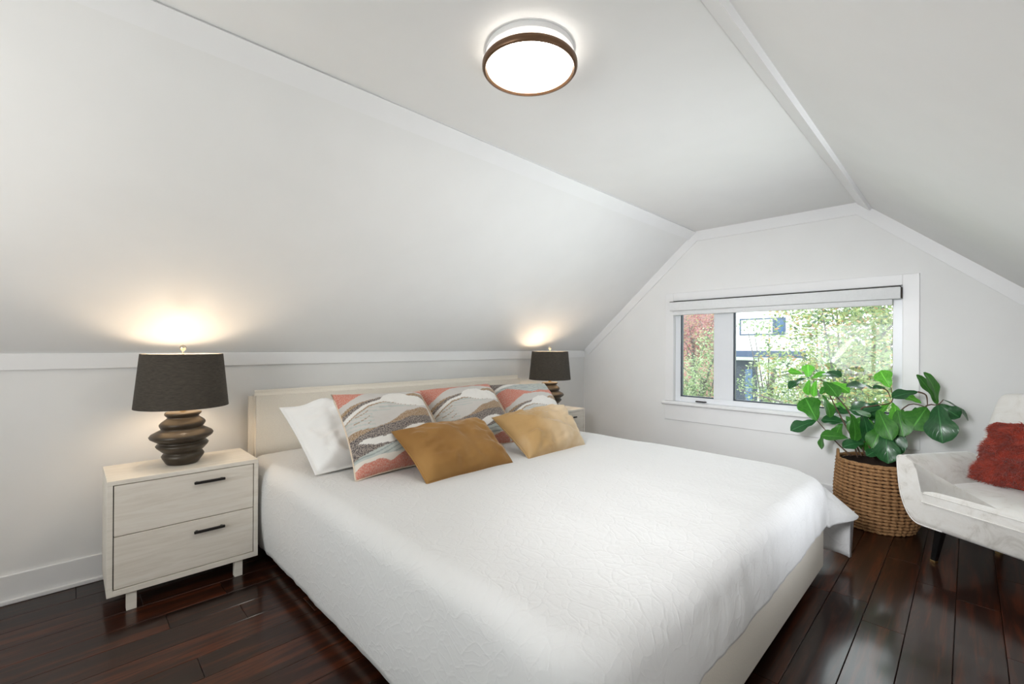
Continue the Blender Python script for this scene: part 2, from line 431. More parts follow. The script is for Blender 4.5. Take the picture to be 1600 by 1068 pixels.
# unseen near-end window, added behind the camera to let in fill daylight
wn = bpy.data.objects.new('fill_window', None); C.objects.link(wn); wn.location = (XN, 1.25, .70); wn['kind'] = 'structure'
def wq(name, mat, *bxs, bev=.003):
    ox = Vector((XN, 1.25, .70)); return obj(name, boxes(*[(Vector(a)-ox, Vector(b)-ox) for a, b in bxs], bev=bev), mat, wn, False)
wq('window_frame', M['sash'], ((XN-.1, .3, .70), (XN-.04, .36, 1.75)), ((XN-.1, 2.14, .70), (XN-.04, 2.2, 1.75)), ((XN-.1, .36, .70), (XN-.04, 2.14, .76)), ((XN-.1, .36, 1.69), (XN-.04, 2.14, 1.75)))
wq('mullion', M['sash'], ((XN-.1, 1.22, .76), (XN-.04, 1.28, 1.69)))
for ya, yb in ((.36, 1.22), (1.28, 2.14)): wq('pane', M['glass'], ((XN-.072, ya, .76), (XN-.068, yb, 1.69)), bev=0)

bl = thing('roller_blind', 'white roller blind rolled up under its fascia at the top of the window', 'blind', (W-.02, 1.24, 1.62))
def bp(name, mat, *bxs, bev=.003, smooth=30):
    ox = Vector((W-.02, 1.24, 1.62)); return obj(name, boxes(*[(Vector(a)-ox, Vector(b)-ox) for a, b in bxs], bev=bev, seg=2), mat, bl, smooth)
bp('fascia', M['blind'], ((W-.062, .352, 1.617), (W-.017, 2.142, 1.706)), bev=.006)
bp('end_shadow', M['gap_shadow'], ((W-.058, .345, 1.622), (W-.017, .352, 1.702)), bev=.001)  # dark strip painting the shadow line at the right end
bp('top_shadow', M['gap_shadow'], ((W-.060, .352, 1.706), (W-.017, 2.142, 1.7115)), bev=.001)  # dark strip painting the shadow line along the top of the fascia
bp('hem_bar', M['blind'], ((W-.045, .40, 1.572), (W-.019, 2.12, 1.617)), bev=.008)

# ------------------------------------------------------------------ ceiling light
cl = thing('ceiling_light', 'round flush ceiling light with bronze ring and glowing white diffuser', 'lamp', (1.268, 1.198, ZC))
obj('pan', lathe([(0, 0), (.168, 0), (.170, -.004), (.170, -.022), (.165, -.026), (0, -.026)], 64), M['plastic'], cl, 40)
obj('diffuser_rim', lathe([(.155, -.026), (.158, -.03), (.158, -.05), (.155, -.052)], 64), M['diffuser_side'], cl, 40)
obj('ring', lathe([(.163, -.050), (.180, -.052), (.184, -.058), (.184, -.070), (.180, -.076), (.172, -.078), (.165, -.072), (.163, -.050)], 72), M['bronze'], cl, 40)
obj('diffuser', lathe([(.166, -.062), (.164, -.070), (.14, -.077), (.10, -.083), (.05, -.087), (0, -.088)], 64), M['diffuser'], cl)

# ------------------------------------------------------------------ bed
bed = thing('bed', 'cream upholstered king bed frame with tall plain headboard against the wall', 'bed', (1.9, 1.85, 0))
def bx(name, mat, lo, hi, bev, seg=3, parent=bed, org=(1.9, 1.85, 0), smooth=35):
    o = Vector(org); return obj(name, boxes((Vector(lo)-o, Vector(hi)-o), bev=bev, seg=seg), mat, parent, smooth)
def headboard():
    bm = bmesh.new(); nx, nz = 48, 20
    x0, x1, y0, y1, z0, z1 = .80, 3.235, 3.128, 3.208, .03, .965
    r = bmesh.ops.create_cube(bm, size=1)
    for v in r['verts']: v.co = Vector((x0+(v.co.x+.5)*(x1-x0), y0+(v.co.y+.5)*(y1-y0), z0+(v.co.z+.5)*(z1-z0)))
    bmesh.ops.bevel(bm, geom=list(bm.edges), offset=.036, segments=5, affect='EDGES')
    bmesh.ops.translate(bm, verts=bm.verts, vec=(-1.9, -1.85, 0))
    return bm
hb = obj('headboard', headboard(), M['linen'], bed)
hb.modifiers.new('even_normals', 'WEIGHTED_NORMAL').keep_sharp = False
bx('side_rail', M['linen'], (.835, .60, .045), (.895, 3.085, .33), .015)
bx('side_rail', M['linen'], (2.905, .60, .045), (2.965, 3.085, .33), .015)
bx('foot_rail', M['linen'], (.835, .555, .045), (2.965, .615, .345), .018)
for x in (.95, 2.85):
    for y in (.70, 2.95): obj('leg', boxes(((x-.03-1.9, y-.03-1.85, 0), (x+.03-1.9, y+.03-1.85, .10))), M['dark_leg'], bed, False)
bx('slat_base', M['cotton'], (.895, .615, .22), (2.905, 3.085, .27), .005, 1)
bx('mattress', M['cotton'], (.915, .70, .27), (2.865, 3.075, .51), .05, 4)

ZT = .572
def duvet():
    x0, x1, yf, yh, r = .87, 2.92, .625, 3.07, .08
    path = []        # point, normal, (kind, phi)
    for i in range(90): path.append((Vector((x0, yh+(yf+r-yh)*i/90)), Vector((-1, 0)), ('L', 0)))
    for i in range(14):
        t = R(90*i/14); n = Vector((-math.cos(t), -math.sin(t))); path.append((Vector((x0+r, yf+r))+n*r, n, ('CL', i/14)))
    for i in range(90): path.append((Vector((x0+r+(x1-x0-2*r)*i/90, yf)), Vector((0, -1)), ('F', i/90)))
    for i in range(46):
        t = R(90*i/45.); n = Vector((math.sin(t), -math.cos(t))); path.append((Vector((x1-r, yf+r))+n*r, n, ('CR', 90*i/45.)))
    for i in range(1, 91): path.append((Vector((x1, yf+r+(yh-yf-r)*i/90)), Vector((1, 0)), ('R', i/90)))
    bm = bmesh.new(); K = 26; rows = []
    NI = 20
    def ztop(x, y):
        cr = 1-((x-1.9)/1.05)**2
        z = ZT+.012*cr+.007*noise.noise(Vector((x*2.2, y*2.2, 0)))+.004*noise.noise(Vector((x*6, y*4, 3)))
        e = max(0, (.95-y)/.4); z -= .012*e*e
        return z
    for p, n, (kd, a) in path:
        row = []
        mp = Vector((1.9, min(max(p.y, 1.5), yh)))
        if kd == 'CR':   # flared corner
            g = math.exp(-((a-54)/24)**2)
            zh = .31 if a < 55 else (.055+.05*(a-55)/35)
            om = .115*(1-g)+.345*g
        else:
            g = 0; om = .11; zh = .09
            if kd == 'F': zh = .32+.004*math.sin(a*9)+.003*math.sin(a*31+1)
            if kd == 'CL': zh = .09+.22*a
            if kd == 'R': zh = .105+.03*min(1, a*3)
        s_ = p.x*1.0+p.y
        for i in range(NI):            # crown, centre outwards
            t = i/NI; q = mp.lerp(p, t)
            row.append(bm.verts.new((q.x, q.y, ztop(q.x, q.y))))
        zt = ztop(p.x, p.y)
        for k in range(K+1):
            t = k/K
            # round-over then hang
            rho = .095
            if t < .4:
                th = R(86)*t/.4; o_ = rho*math.sin(th); z = zt-rho*(1-math.cos(th))
            else:
                u = (t-.4)/.6; z0 = zt-rho*(1-math.cos(R(86)))
                o_ = rho+(om-rho)*math.sin(min(1, u*1.3)*math.pi/2)-.03*(u**2 if kd in 'LCLR' and kd != 'CR' else 0)
                z = z0+(zh-z0)*u
            if g > .02:               # cone at the corner: straight slope to the ridge, then hanging
                zr = .31
                L1 = .62
                if t < L1: o2 = om*(t/L1)**.92; z2 = zt+(zr-zt)*(t/L1)**1.08
                else: o2 = om+.004*(t-L1); z2 = zr+(zh-zr)*(t-L1)/(1-L1)
                o_ = o_*(1-g)+o2*g; z = z*(1-g)+z2*g
            wob = .006*noise.noise(Vector((s_*5.5, kd == 'F' and 7 or 1, t*.8)))*t + .006*noise.noise(Vector((s_*16, 2, t*2)))*t
            q = p+n*(o_+wob)
            row.append(bm.verts.new((q.x, q.y, z)))
        rows.append(row)
    for A, B in zip(rows, rows[1:]):
        for i in range(len(A)-1): bm.faces.new((A[i], A[i+1], B[i+1], B[i]))
    bmesh.ops.remove_doubles(bm, verts=bm.verts, dist=1e-4)
    bmesh.ops.recalc_face_normals(bm, faces=bm.faces)
    if sum(f.normal.z for f in bm.faces) < 0: bmesh.ops.reverse_faces(bm, faces=bm.faces)
    o = obj('duvet', bm, M['duvet'])
    m = o.modifiers.new('thickness', 'SOLIDIFY'); m.thickness = .022; m.offset = -1
    return o
tag(duvet(), 'white crinkled duvet spread over the bed and hanging down its sides', 'duvet')

# ------------------------------------------------------------------ pillows
def lay(pts, u): return np.interp(u, [p[0] for p in pts], [p[1] for p in pts])
def srgb(*c): return np.array(lin(*c)[:3])
def print_colors(U, V, du, dv, seed):
    """woven landscape print; U,V arrays 0..1 (V up); returns rgba"""
    u = U+du; v = V+dv
    rs = np.random.RandomState(seed); n = u.size
    wig = lambda k, a, p: a*np.sin(u*k+p)
    CO, GR, BR, CH, WH, TE, CR = [srgb(*c) for c in ((204, 120, 102), (205, 201, 196), (150, 120, 86), (82, 76, 78), (232, 229, 224), (186, 193, 189), (222, 216, 206))]
    col = np.tile(TE, (n, 1)); fl = np.full(n, .12)
    def put(mask, c, f):
        col[mask] = c; fl[mask] = f
    st = np.sin(v*170+u*14+6*np.sin(u*5)) > .72
    put(st, srgb(140, 150, 152), .1)
    put(v > lay([(0, 1.13), (.4, 1.20), (.7, 1.24), (1.2, 1.16)], u), WH, 0)
    put(v > lay([(0, 1.17), (.35, 1.27), (.6, 1.32), (1.2, 1.3)], u), CH, .5)
    put(v < lay([(0, 1.08), (.15, 1.12), (.35, 1.02), (.55, 1.0), (.75, 1.03), (.9, 1.05), (1.1, 1.0)], u)+wig(21, .008, 1), CO, .42)
    put(v < lay([(0, .80), (.08, .82), (.2, .89), (.33, .955), (.5, .975), (.7, .965), (.85, .95), (1, .90), (1.1, .87)], u), GR, 0)
    # left lens
    put((v < lay([(0, .715), (.1, .765), (.2, .79), (.32, .812), (.42, .832), (.44, .80)], u)) & (u < .45), BR, .4)
    put((v < lay([(0, .675), (.1, .73), (.2, .778), (.32, .808), (.42, .832), (.44, .80)], u)) & (u < .45), CH, .5)
    # right lens
    put((v < lay([(.68, .84), (.75, .885), (.85, .90), (.95, .885), (1.05, .84)], u)) & (u > .68), BR, .45)
    put((v < lay([(.68, .84), (.8, .84), (.95, .83), (1.05, .79)], u)) & (u > .72), CH, .4)
    put(v < lay([(0, .63), (.1, .69), (.2, .745), (.3, .775), (.38, .795), (.45, .86), (.55, .90), (.65, .89), (.72, .845), (.85, .83), (1, .79), (1.1, .75)], u), WH, 0)
    put(v < lay([(0, .58), (.12, .66), (.25, .73), (.4, .757), (.5, .735), (.6, .705), (.8, .675), (.9, .70), (1.1, .69)], u), BR, .3)
    m = v < lay([(0, .57), (.12, .645), (.25, .712), (.4, .745), (.5, .73), (.6, .703), (.8, .675), (.9, .70), (1.1, .69)], u)
    put(m, GR, .05)
    put(m & (np.sin(v*150+u*26+4*np.sin(u*7)) > .55) & ((v > .60+.1*u) | (u < .25)), TE, .1)
    put(m & (np.sin(v*95-u*42+5*np.sin(u*9)) > .95) & (u < .22) & (v > .50), BR, .2)
    put(v < lay([(0, .46), (.12, .46), (.25, .45), (.35, .47), (.5, .545), (.62, .61), (.8, .645), (1, .66), (1.1, .64)], u)+wig(25, .005, 0), BR, .45)
    put(v < lay([(0, .38), (.1, .41), (.25, .44), (.45, .485), (.7, .535), (.85, .55), (1.1, .54)], u)+wig(19, .006, 2), CH, .5)
    put((v < lay([(.06, .33), (.12, .35), (.3, .335), (.45, .36), (.6, .42), (.75, .44), (.88, .40)], u)) & (v > lay([(.06, .33), (.18, .275), (.35, .255), (.5, .28), (.65, .34), (.78, .385), (.88, .40)], u)) & (u > .06) & (u < .88), WH, 0)
    m = v < lay([(0, .18), (.1, .20), (.2, .225), (.35, .245), (.6, .29), (.9, .34), (1.1, .36)], u)
    put(m, TE, .1); put(m & (np.sin(v*150-u*24+3*np.sin(u*9)) > .6), srgb(150, 160, 158), .1)
    put(v < lay([(0, .145), (.2, .16), (.4, .15), (.6, .19), (.75, .2), (1.1, .2)], u), CR, 0)
    put(v < lay([(0, .07), (.08, .115), (.2, .125), (.32, .09), (.42, .12), (.52, .165), (.62, .16), (.72, .195), (.8, .19), (.84, .14), (.9, .09), (1.1, .12)], u)+wig(33, .006, 0), CO, .42)
    return np.concatenate([col, fl[:, None]], 1)
def pillow(name, BL, BR, TL, TR, T, mat, N=30, pinch=.06, flange=0, prt=None, seed=0, wr=.010, back=.55, sag=0):
    BL, BR, TL, TR = [Vector(p) for p in (BL, BR, TL, TR)]
    org = (BL+BR)/2
    nrm = (BR-BL).cross(TL-BL).normalized()      # towards the viewer side
    if nrm.z < 0: nrm = -nrm
    bm = bmesh.new(); uvl = bm.loops.layers.uv.new('UVMap')
    fr, bk = {}, {}
    uvs = {}
    for j in range(N+1):
        for i in range(N+1):
            # denser near the edges
            u = math.sin((i/N-.5)*math.pi*.94)/math.sin(.47*math.pi); v = math.sin((j/N-.5)*math.pi*.94)/math.sin(.47*math.pi)
            pu = u*(1-pinch*(1-v**2)*abs(u)**1.5); pv = v*(1-pinch*(1-u**2)*abs(v)**1.5)
            a, b = (pu+1)/2, (pv+1)/2
            p = (BL*(1-a)+BR*a)*(1-b)+(TL*(1-a)+TR*a)*b
            uu, vv = (abs(u), abs(v)) if not flange else (min(1, abs(u)/(1-flange)), min(1, abs(v)/(1-flange)))
            h = (max(0, 1-uu**3.2)*max(0, 1-vv**3.2))**.55
            ed = max(uu, vv)
            w1 = noise.noise(Vector((u*2.2+seed*7, v*2.2, seed)))*wr*1.6 + noise.noise(Vector((u*6+seed, v*6, 5+seed)))*wr*.7
            ang = math.atan2(v, u)
            w1 += wr*.5*math.sin(ang*17+seed+2*noise.noise(Vector((u*3, v*3, seed))))*max(0, ed-.35)*max(0, 1-ed)*4
            if flange: w1 += .004*math.sin(7*u+3*v+seed)
            hh = T*.62*h+w1*min(1, h*1.6)+.0025
            fr[i, j] = bm.verts.new(p+nrm*hh-org-Vector((0, 0, sag*h*(1-b))))
            bk[i, j] = bm.verts.new(p-nrm*(T*.62*back*h+.0025)-org)
            uvs[i, j] = (a, b)
    def quad(vs, ks):
        f = bm.faces.new(vs)
        for l, k in zip(f.loops, ks): l[uvl].uv = uvs[k]
    for j in range(N):
        for i in range(N):
            k = [(i, j), (i+1, j), (i+1, j+1), (i, j+1)]
            quad([fr[q] for q in k], k); quad([bk[q] for q in k[::-1]], k[::-1])
    rim = [(i, 0) for i in range(N)]+[(N, j) for j in range(N)]+[(i, N) for i in range(N, 0, -1)]+[(0, j) for j in range(N, 0, -1)]
    for a, b in zip(rim, rim[1:]+rim[:1]): quad([fr[b], fr[a], bk[a], bk[b]], [b, a, a, b])
    bmesh.ops.recalc_face_normals(bm, faces=bm.faces)
    me = bpy.data.meshes.new(name); bm.to_mesh(me); bm.free()
    if prt is not None:
        du, dv, sd = prt
        nl = len(me.loops); uv = np.zeros(nl*2, np.float32); me.uv_layers[0].data.foreach_get('uv', uv); uv = uv.reshape(-1, 2)
        vi = np.zeros(nl, np.int32); me.loops.foreach_get('vertex_index', vi)
        vu = np.zeros((len(me.vertices), 2)); vu[vi] = uv
        c = print_colors(vu[:, 0], vu[:, 1], du, dv, sd)
        # plain ecru back
        nf = (N+1)*(N+1); isb = np.zeros(len(me.vertices), bool); isb[1::2] = True
        c[isb] = np.array(list(lin(214, 190, 165)[:3])+[0])
        at = me.color_attributes.new('print', 'FLOAT_COLOR', 'POINT'); at.data.foreach_set('color', c.astype(np.float32).ravel())
    o = obj(name, me, mat); o.location = org
    return o
def piping(o, BL, BR, TL, TR, mat, rad=.004, pinch=.06):
    pts = []
    BL, BR, TL, TR = [Vector(p) for p in (BL, BR, TL, TR)]; org = (BL+BR)/2
    for (u0, v0, u1, v1) in ((-1, -1, 1, -1), (1, -1, 1, 1), (1, 1, -1, 1), (-1, 1, -1, -1)):
        for k in range(12):
            t = k/12; u = u0+(u1-u0)*t; v = v0+(v1-v0)*t
            pu = u*(1-pinch*(1-v**2)*abs(u)**1.5); pv = v*(1-pinch*(1-u**2)*abs(v)**1.5)
            a, b = (pu+1)/2, (pv+1)/2
            pts.append((BL*(1-a)+BR*a)*(1-b)+(TL*(1-a)+TR*a)*b-org)
    pts.append(pts[0])
    return obj('piping', tube(pts, rad, 6, sub=1), mat, o)
M['ecru'] = simple('ecru_edging', lin(226, 208, 188), .85, 80, .05)
zb = .585
g3 = 'patterned cushions along the headboard'
c_w = ((.90, 2.345, zb), (1.56, 2.36, zb), (.855, 2.76, .892), (1.53, 2.78, .90))
tag(pillow('sleeping_pillow', *c_w, .19, M['cotton'], 56, .03, .07, None, 3, .024), 'plain white sleeping pillow leaning on the headboard, behind the leftmost patterned cushion', 'pillow')
c_w2 = ((2.25, 2.40, zb), (2.86, 2.42, zb), (2.2, 2.82, .84), (2.86, 2.84, .84))
c1 = ((1.018, 2.135, zb-.008), (1.585, 2.145, zb-.005), (1.03, 2.46, .977), (1.60, 2.47, .956))
o = pillow('patterned_cushion', *c1, .17, M['print'], 150, .07, 0, (0, 0, 1), 1, .006); piping(o, *c1, M['ecru'], .0055, .07)
tag(o, 'leftmost of the three cushions with woven landscape pattern, beside the white pillow', 'cushion', g3)
c2 = ((1.64, 2.20, zb-.003), (2.235, 2.21, zb-.003), (1.64, 2.55, .952), (2.262, 2.555, .965))
o = pillow('patterned_cushion', *c2, .17, M['print'], 150, .07, 0, (.02, .07, 2), 2, .006); piping(o, *c2, M['ecru'], .0055, .07)
tag(o, 'middle of the three cushions with woven landscape pattern, behind the darker velvet cushion', 'cushion', g3)
c3 = ((2.30, 2.29, zb-.003), (2.90, 2.27, zb-.003), (2.335, 2.62, .945), (2.955, 2.60, .925))
o = pillow('patterned_cushion', *c3, .16, M['print'], 150, .07, 0, (.0, .30, 3), 4, .006); piping(o, *c3, M['ecru'], .0055, .07)
tag(o, 'rightmost of the three patterned cushions, with charcoal corner, in front of the far lamp', 'cushion', g3)
c4 = ((1.245, 1.85, zb-.005), (1.82, 1.835, zb-.005), (1.222, 2.15, .792), (1.835, 2.145, .79))
o = pillow('velvet_cushion', *c4, .16, M['velvet'], 50, .045, 0, None, 6, .015)
tag(o, 'darker golden brown velvet lumbar cushion, left of the two velvet ones', 'cushion', 'velvet lumbar cushions'); piping(o, *c4, M['velvet'], .005, .045)
c5 = ((1.955, 1.835, zb-.005), (2.515, 1.838, zb-.005), (1.935, 2.145, .79), (2.50, 2.03, .832))
o = pillow('velvet_cushion', *c5, .16, M['velvet_lit'], 50, .045, 0, None, 9, .02)
tag(o, 'golden brown velvet lumbar cushion painted paler where light catches it, right of the two velvet ones', 'cushion', 'velvet lumbar cushions'); piping(o, *c5, M['velvet_lit'], .005, .045)

# ------------------------------------------------------------------ nightstands
def nightstand():
    t = thing('nightstand', 'whitewashed oak two drawer nightstand on the left of the bed', 'nightstand', (.436, 2.94, 0), 0, 'nightstands on either side of the bed')
    hw, yf, yb, z0, z1 = .3115, -.185, .185, .088, .621
    th = .021
    obj('top_panel', boxes(((-hw, yf, z1-th), (hw, yb, z1)), bev=.0012), M['oak_edge'], t, False)
    for s in (-1, 1):
        a, b = sorted((s*hw, s*(hw-th))); obj('side_panel', boxes(((a, yf, z0), (b, yb, z1-th)), bev=.0012), M['oak_edge'], t, False)
    obj('bottom_panel', boxes(((-hw+th, yf, z0), (hw-th, yb, z0+th+.006)), bev=.0012), M['oak_edge'], t, False)
    obj('back_panel', boxes(((-hw+th, yb-.012, z0+th+.006), (hw-th, yb, z1-th))), M['oak'], t, False)
    obj('inner_carcass', boxes(((-hw+th, yf+.02, z0+th+.006), (hw-th, yf+.03, z1-th))), M['gap_shadow'], t, False)
    zm = .361
    for za, zb_ in ((z0+th+.010, zm-.002), (zm+.002, z1-th-.0035)):
        d = obj('drawer', boxes(((-hw+th+.004, yf+.001, za), (hw-th-.004, yf+.019, zb_)), bev=.001), M['oak'], t, False)
        zc = .551 if za > .3 else .302
        bm = boxes(((.016, yf-.026, zc-.0065), (.150, yf-.014, zc+.0065)), bev=.002)
        box(bm, (.024, yf-.016, zc-.004), (.034, yf+.002, zc+.004)); box(bm, (.132, yf-.016, zc-.004), (.142, yf+.002, zc+.004))
        obj('handle', bm, M['black'], d, False)
    for sx in (-1, 1):
        for sy in (-1, 1):
            cx = sx*.222; cy = -.152 if sy < 0 else .152
            obj('leg', boxes(((cx-.019, cy-.019, 0), (cx+.019, cy+.019, z0)), bev=.0015), M['oak_edge'], t, False)
    return t
ns = nightstand()
n2 = copy_tree(ns); n2.location = (3.455, 2.94, 0)
n2['label'] = 'whitewashed oak two drawer nightstand in the far corner, right of the bed'

# ------------------------------------------------------------------ table lamps
def table_lamp():
    t = thing('table_lamp', 'dark stacked-disc table lamp with charcoal drum shade on the near left nightstand', 'lamp', (.432, 2.94, .621), 0, 'matching bedside table lamps')
    prof = [(0, 0), (.066, 0), (.074, .008), (.092, .038), (.094, .046), (.086, .058), (.078, .064),
            (.092, .072), (.112, .094), (.116, .103), (.108, .112), (.094, .119),
            (.108, .124), (.136, .143), (.1405, .153), (.134, .163), (.112, .176), (.090, .188),
            (.094, .193), (.101, .206), (.1015, .214), (.094, .224), (.076, .238), (.068, .246),
            (.072, .25), (.081, .261), (.081, .268), (.074, .273), (.03, .277), (0, .277)]
    bm = lathe(prof, 64)
    # hand-turned: every disc sits a touch off centre and tilted
    for v in bm.verts:
        z = v.co.z; k = math.sin(z*24)
        rr = math.hypot(v.co.x, v.co.y)
        a = math.atan2(v.co.y, v.co.x)
        if 0 < z < .27: v.co.z += .0035*math.sin(a+z*9)*min(1, rr/.09); v.co.x += .003*math.sin(z*31); v.co.y += .003*math.cos(z*27)
    obj('base', bm, M['lampbase'], t)
    obj('neck', lathe([(0, .277), (.014, .277), (.014, .292), (.009, .296), (.009, .33), (.016, .335), (.016, .37), (0, .37)], 20), M['brass'], t, 40)
    def shade_prof(r0, r1, z0, z1): return [(r0, z0), (r1, z1)]
    zs0, zs1 = .302, .581
    sh = obj('shade', lathe([(.208, zs0), (.181, zs1), (.179, zs1), (.206, zs0), (.208, zs0)], 72), M['shade'], t, 40)
    obj('shade_lining', lathe([(.2055, zs0+.001), (.1785, zs1-.001)], 72), M['lining'], sh)
    bm = bmesh.new()
    for k in range(3):
        a = 2*math.pi*k/3+.4; tube([(0, 0, zs1-.012), (.179*math.cos(a), .179*math.sin(a), zs1-.006)], .002, 6, bm, 1)
    obj('spider', bm, M['brass'], sh)
    bm = bmesh.new(); tube([(.012, 0, .33), (.055, 0, .38), (.06, 0, .46), (.03, 0, .545), (0, 0, .568)], .002, 6, bm); tube([(-.012, 0, .33), (-.055, 0, .38), (-.06, 0, .46), (-.03, 0, .545), (0, 0, .568)], .002, 6, bm)
    obj('harp', bm, M['brass'], t)
    obj('finial', lathe([(0, .568), (.006, .568), (.006, .59), (.004, .595), (.012, .603), (.0155, .614), (.012, .624), (0, .629)], 20), M['chrome'], t)
    obj('bulb', lathe([(0, .37), (.012, .372), (.016, .385), (.028, .41), (.031, .43), (.024, .452), (0, .462)], 20), M['bulb'], t)
    li = bpy.data.lights.new('lamp_light', 'POINT'); li.energy = LAMP_WATTS; li.color = (1, .80, .60); li.shadow_soft_size = .033
    lo = bpy.data.objects.new('lamp_light', li); C.objects.link(lo); lo.parent = t; lo.location = (0, 0, .48)
    return t
lamp1 = table_lamp()
lamp2 = copy_tree(lamp1); lamp2.location = (3.428, 2.94, .621); lamp2.rotation_euler.z = .5
lamp2['label'] = 'dark stacked-disc table lamp with charcoal drum shade on the far corner nightstand'

# ------------------------------------------------------------------ armchair
U_ = Vector((-.52, -.854, 0)); N_ = Vector((-.854, .52, 0)); FO = Vector((3.58, .183, 0))
# local frame: +x along the front edge towards the near side, +y into the front; origin at the front-left corner on the floor
ch = thing('armchair', 'white crushed velvet armchair on tapered black legs beside the plant', 'chair', FO, math.atan2(U_.y, U_.x))
# rotating z by atan2(U) takes +x to U and +y to (-U.y, U.x) = (.854,-.52) = -N, so local y grows towards the back
def pt(lx, d, z): return (lx, d, z)
WD = .56                     # inner width of the base
def chair_base():
    # U-section tub: base front panel plus flared arms as one upholstered shell, lofted from front to back
    bm = bmesh.new(); rows = []
    secs = [(-.012, .0), (.0, .012), (.012, .018), (.30, .018), (.56, .016)]
    for d, g in secs:
        k = max(0, d)/.56
        zt = .595-.01*k; out = .135+.02*k; w_in = .03
        ring = [(-.002, .222-g), (-.035, .228-g), (-.06, .246-g), (-.09, .292), (-.115, .37), (-.127, .46), (-out-g*.3, .56), (-out+.004, zt-.008), (-out+.02, zt+g*.3), (-.085-.01*k, zt-.004+g*.3), (-.055, zt-.022), (-.03, .53), (-.012, .46), (-.004, .40), (.02, .36), (.04, .35)]
        L = ring; Rr = [(WD-x, z) for x, z in ring[::-1]]
        rows.append([bm.verts.new(pt(x, d, z)) for x, z in L+Rr])
    n = len(rows[0])
    for A, B in zip(rows, rows[1:]):
        for i in range(n): bm.faces.new((A[i], A[(i+1) % n], B[(i+1) % n], B[i]))
    bm.faces.new(rows[0]); bm.faces.new(rows[-1][::-1])
    bmesh.ops.triangulate(bm, faces=[f for f in bm.faces if len(f.verts) > 4])
    bmesh.ops.recalc_face_normals(bm, faces=bm.faces)
    return bm
obj('seat_frame', chair_base(), M['crushed'], ch, 50)
# welt along the front edge of the arm and base
def welt(side):
    P = [(.10, .214), (-.002, .214), (-.035, .220), (-.064, .242), (-.094, .292), (-.119, .37), (-.131, .46), (-.138, .56), (-.130, .592), (-.085, .598)]
    return tube([pt(x if side < 0 else WD-x, -.012, z) for x, z in P], .004, 6, sub=4)
obj('welt', welt(-1), M['crushed'], ch); obj('welt', welt(1), M['crushed'], ch)
def seat_cushion_mesh():
    bm = bmesh.new(); N = 26
    x0, x1, y0, y1, zb, zs = -.002, WD+.002, -.022, .50, .345, .408
    T, B = {}, {}
    for j in range(N+1):
        for i in range(N+1):
            u = math.sin((i/N-.5)*math.pi); v = math.sin((j/N-.5)*math.pi)
            # rounded plan corners
            k = 1-.035*(abs(u*v))**6
            x = (x0+x1)/2+(x1-x0)/2*u*k; y = (y0+y1)/2+(y1-y0)/2*v*k
            h = (max(0, 1-abs(u)**6)*max(0, 1-abs(v)**4))**.5
            T[i, j] = bm.verts.new((x, y, zs+.058*h+.003*noise.noise(Vector((x*9, y*9, 2)))*h)); B[i, j] = bm.verts.new((x, y, zb))
    for j in range(N):
        for i in range(N):
            bm.faces.new((T[i, j], T[i+1, j], T[i+1, j+1], T[i, j+1])); bm.faces.new((B[i, j], B[i, j+1], B[i+1, j+1], B[i+1, j]))
    rim = [(i, 0) for i in range(N)]+[(N, j) for j in range(N)]+[(i, N) for i in range(N, 0, -1)]+[(0, j) for j in range(N, 0, -1)]
    for a, b in zip(rim, rim[1:]+rim[:1]): bm.faces.new((T[b], T[a], B[a], B[b]))
    bmesh.ops.recalc_face_normals(bm, faces=bm.faces)
    return bm
sc = obj('seat_cushion', seat_cushion_mesh(), M['crushed'], ch, 50)
def loop_tube(x0, x1, y0, y1, z, r=.02, rad=.0035):
    pts = []
    for cx, cy, a0 in ((x1-r, y1-r, 0), (x0+r, y1-r, 90), (x0+r, y0+r, 180), (x1-r, y0+r, 270)):
        for k in range(5):
            a = R(a0+90*k/4); pts.append((cx+r*math.cos(a), cy+r*math.sin(a), z))
    pts.append(pts[0]); return tube(pts, rad, 6, sub=1)
bm = loop_tube(-.003, WD+.003, -.0235, .50, .404)
obj('piping', bm, M['crushed'], sc); obj('piping', loop_tube(-.003, WD+.003, -.0235, .50, .352), M['crushed'], sc)
def chair_back():
    bm = bmesh.new(); nx, nz = 14, 16; F, B = {}, {}
    for j in range(nz+1):
        t = j/nz
        for i in range(nx+1):
            s = i/nx*2-1
            # narrowing upwards, rounded upper corners
            zz = .36+.62*t
            hw = (.40-.068*t**.8)
            if t > .9: hw -= .018*((t-.9)/.1)**2
            x = WD/2+hw*s
            zz -= .012*abs(s)**6*max(0, t-.6)/.4
            lean = .50+.20*t
            thick = .055*(1-abs(s)**6)**.5*(1-max(0, t-.9)*9.0)**.5+.012
            crown = .03*(1-s*s)*(1-(2*t-1)**2)
            F[i, j] = bm.verts.new((x, lean-crown-.02+.05*(1-s*s)*0, zz)); B[i, j] = bm.verts.new((x*.985+WD/2*.015, lean+thick+.03, zz))
    def q(a): bm.faces.new(a)
    for j in range(nz):
        for i in range(nx):
            q((F[i, j], F[i+1, j], F[i+1, j+1], F[i, j+1])); q((B[i, j], B[i, j+1], B[i+1, j+1], B[i+1, j]))
    for j in range(nz): q((F[0, j], F[0, j+1], B[0, j+1], B[0, j])); q((F[nx, j+1], F[nx, j], B[nx, j], B[nx, j+1]))
    for i in range(nx): q((F[i, nz], F[i+1, nz], B[i+1, nz], B[i, nz])); q((F[i+1, 0], F[i, 0], B[i, 0], B[i+1, 0]))
    bmesh.ops.recalc_face_normals(bm, faces=bm.faces)
    return bm
bk = obj('backrest', chair_back(), M['crushed'], ch)
m = bk.modifiers.new('soft', 'SUBSURF'); m.levels = 1; m.render_levels = 2
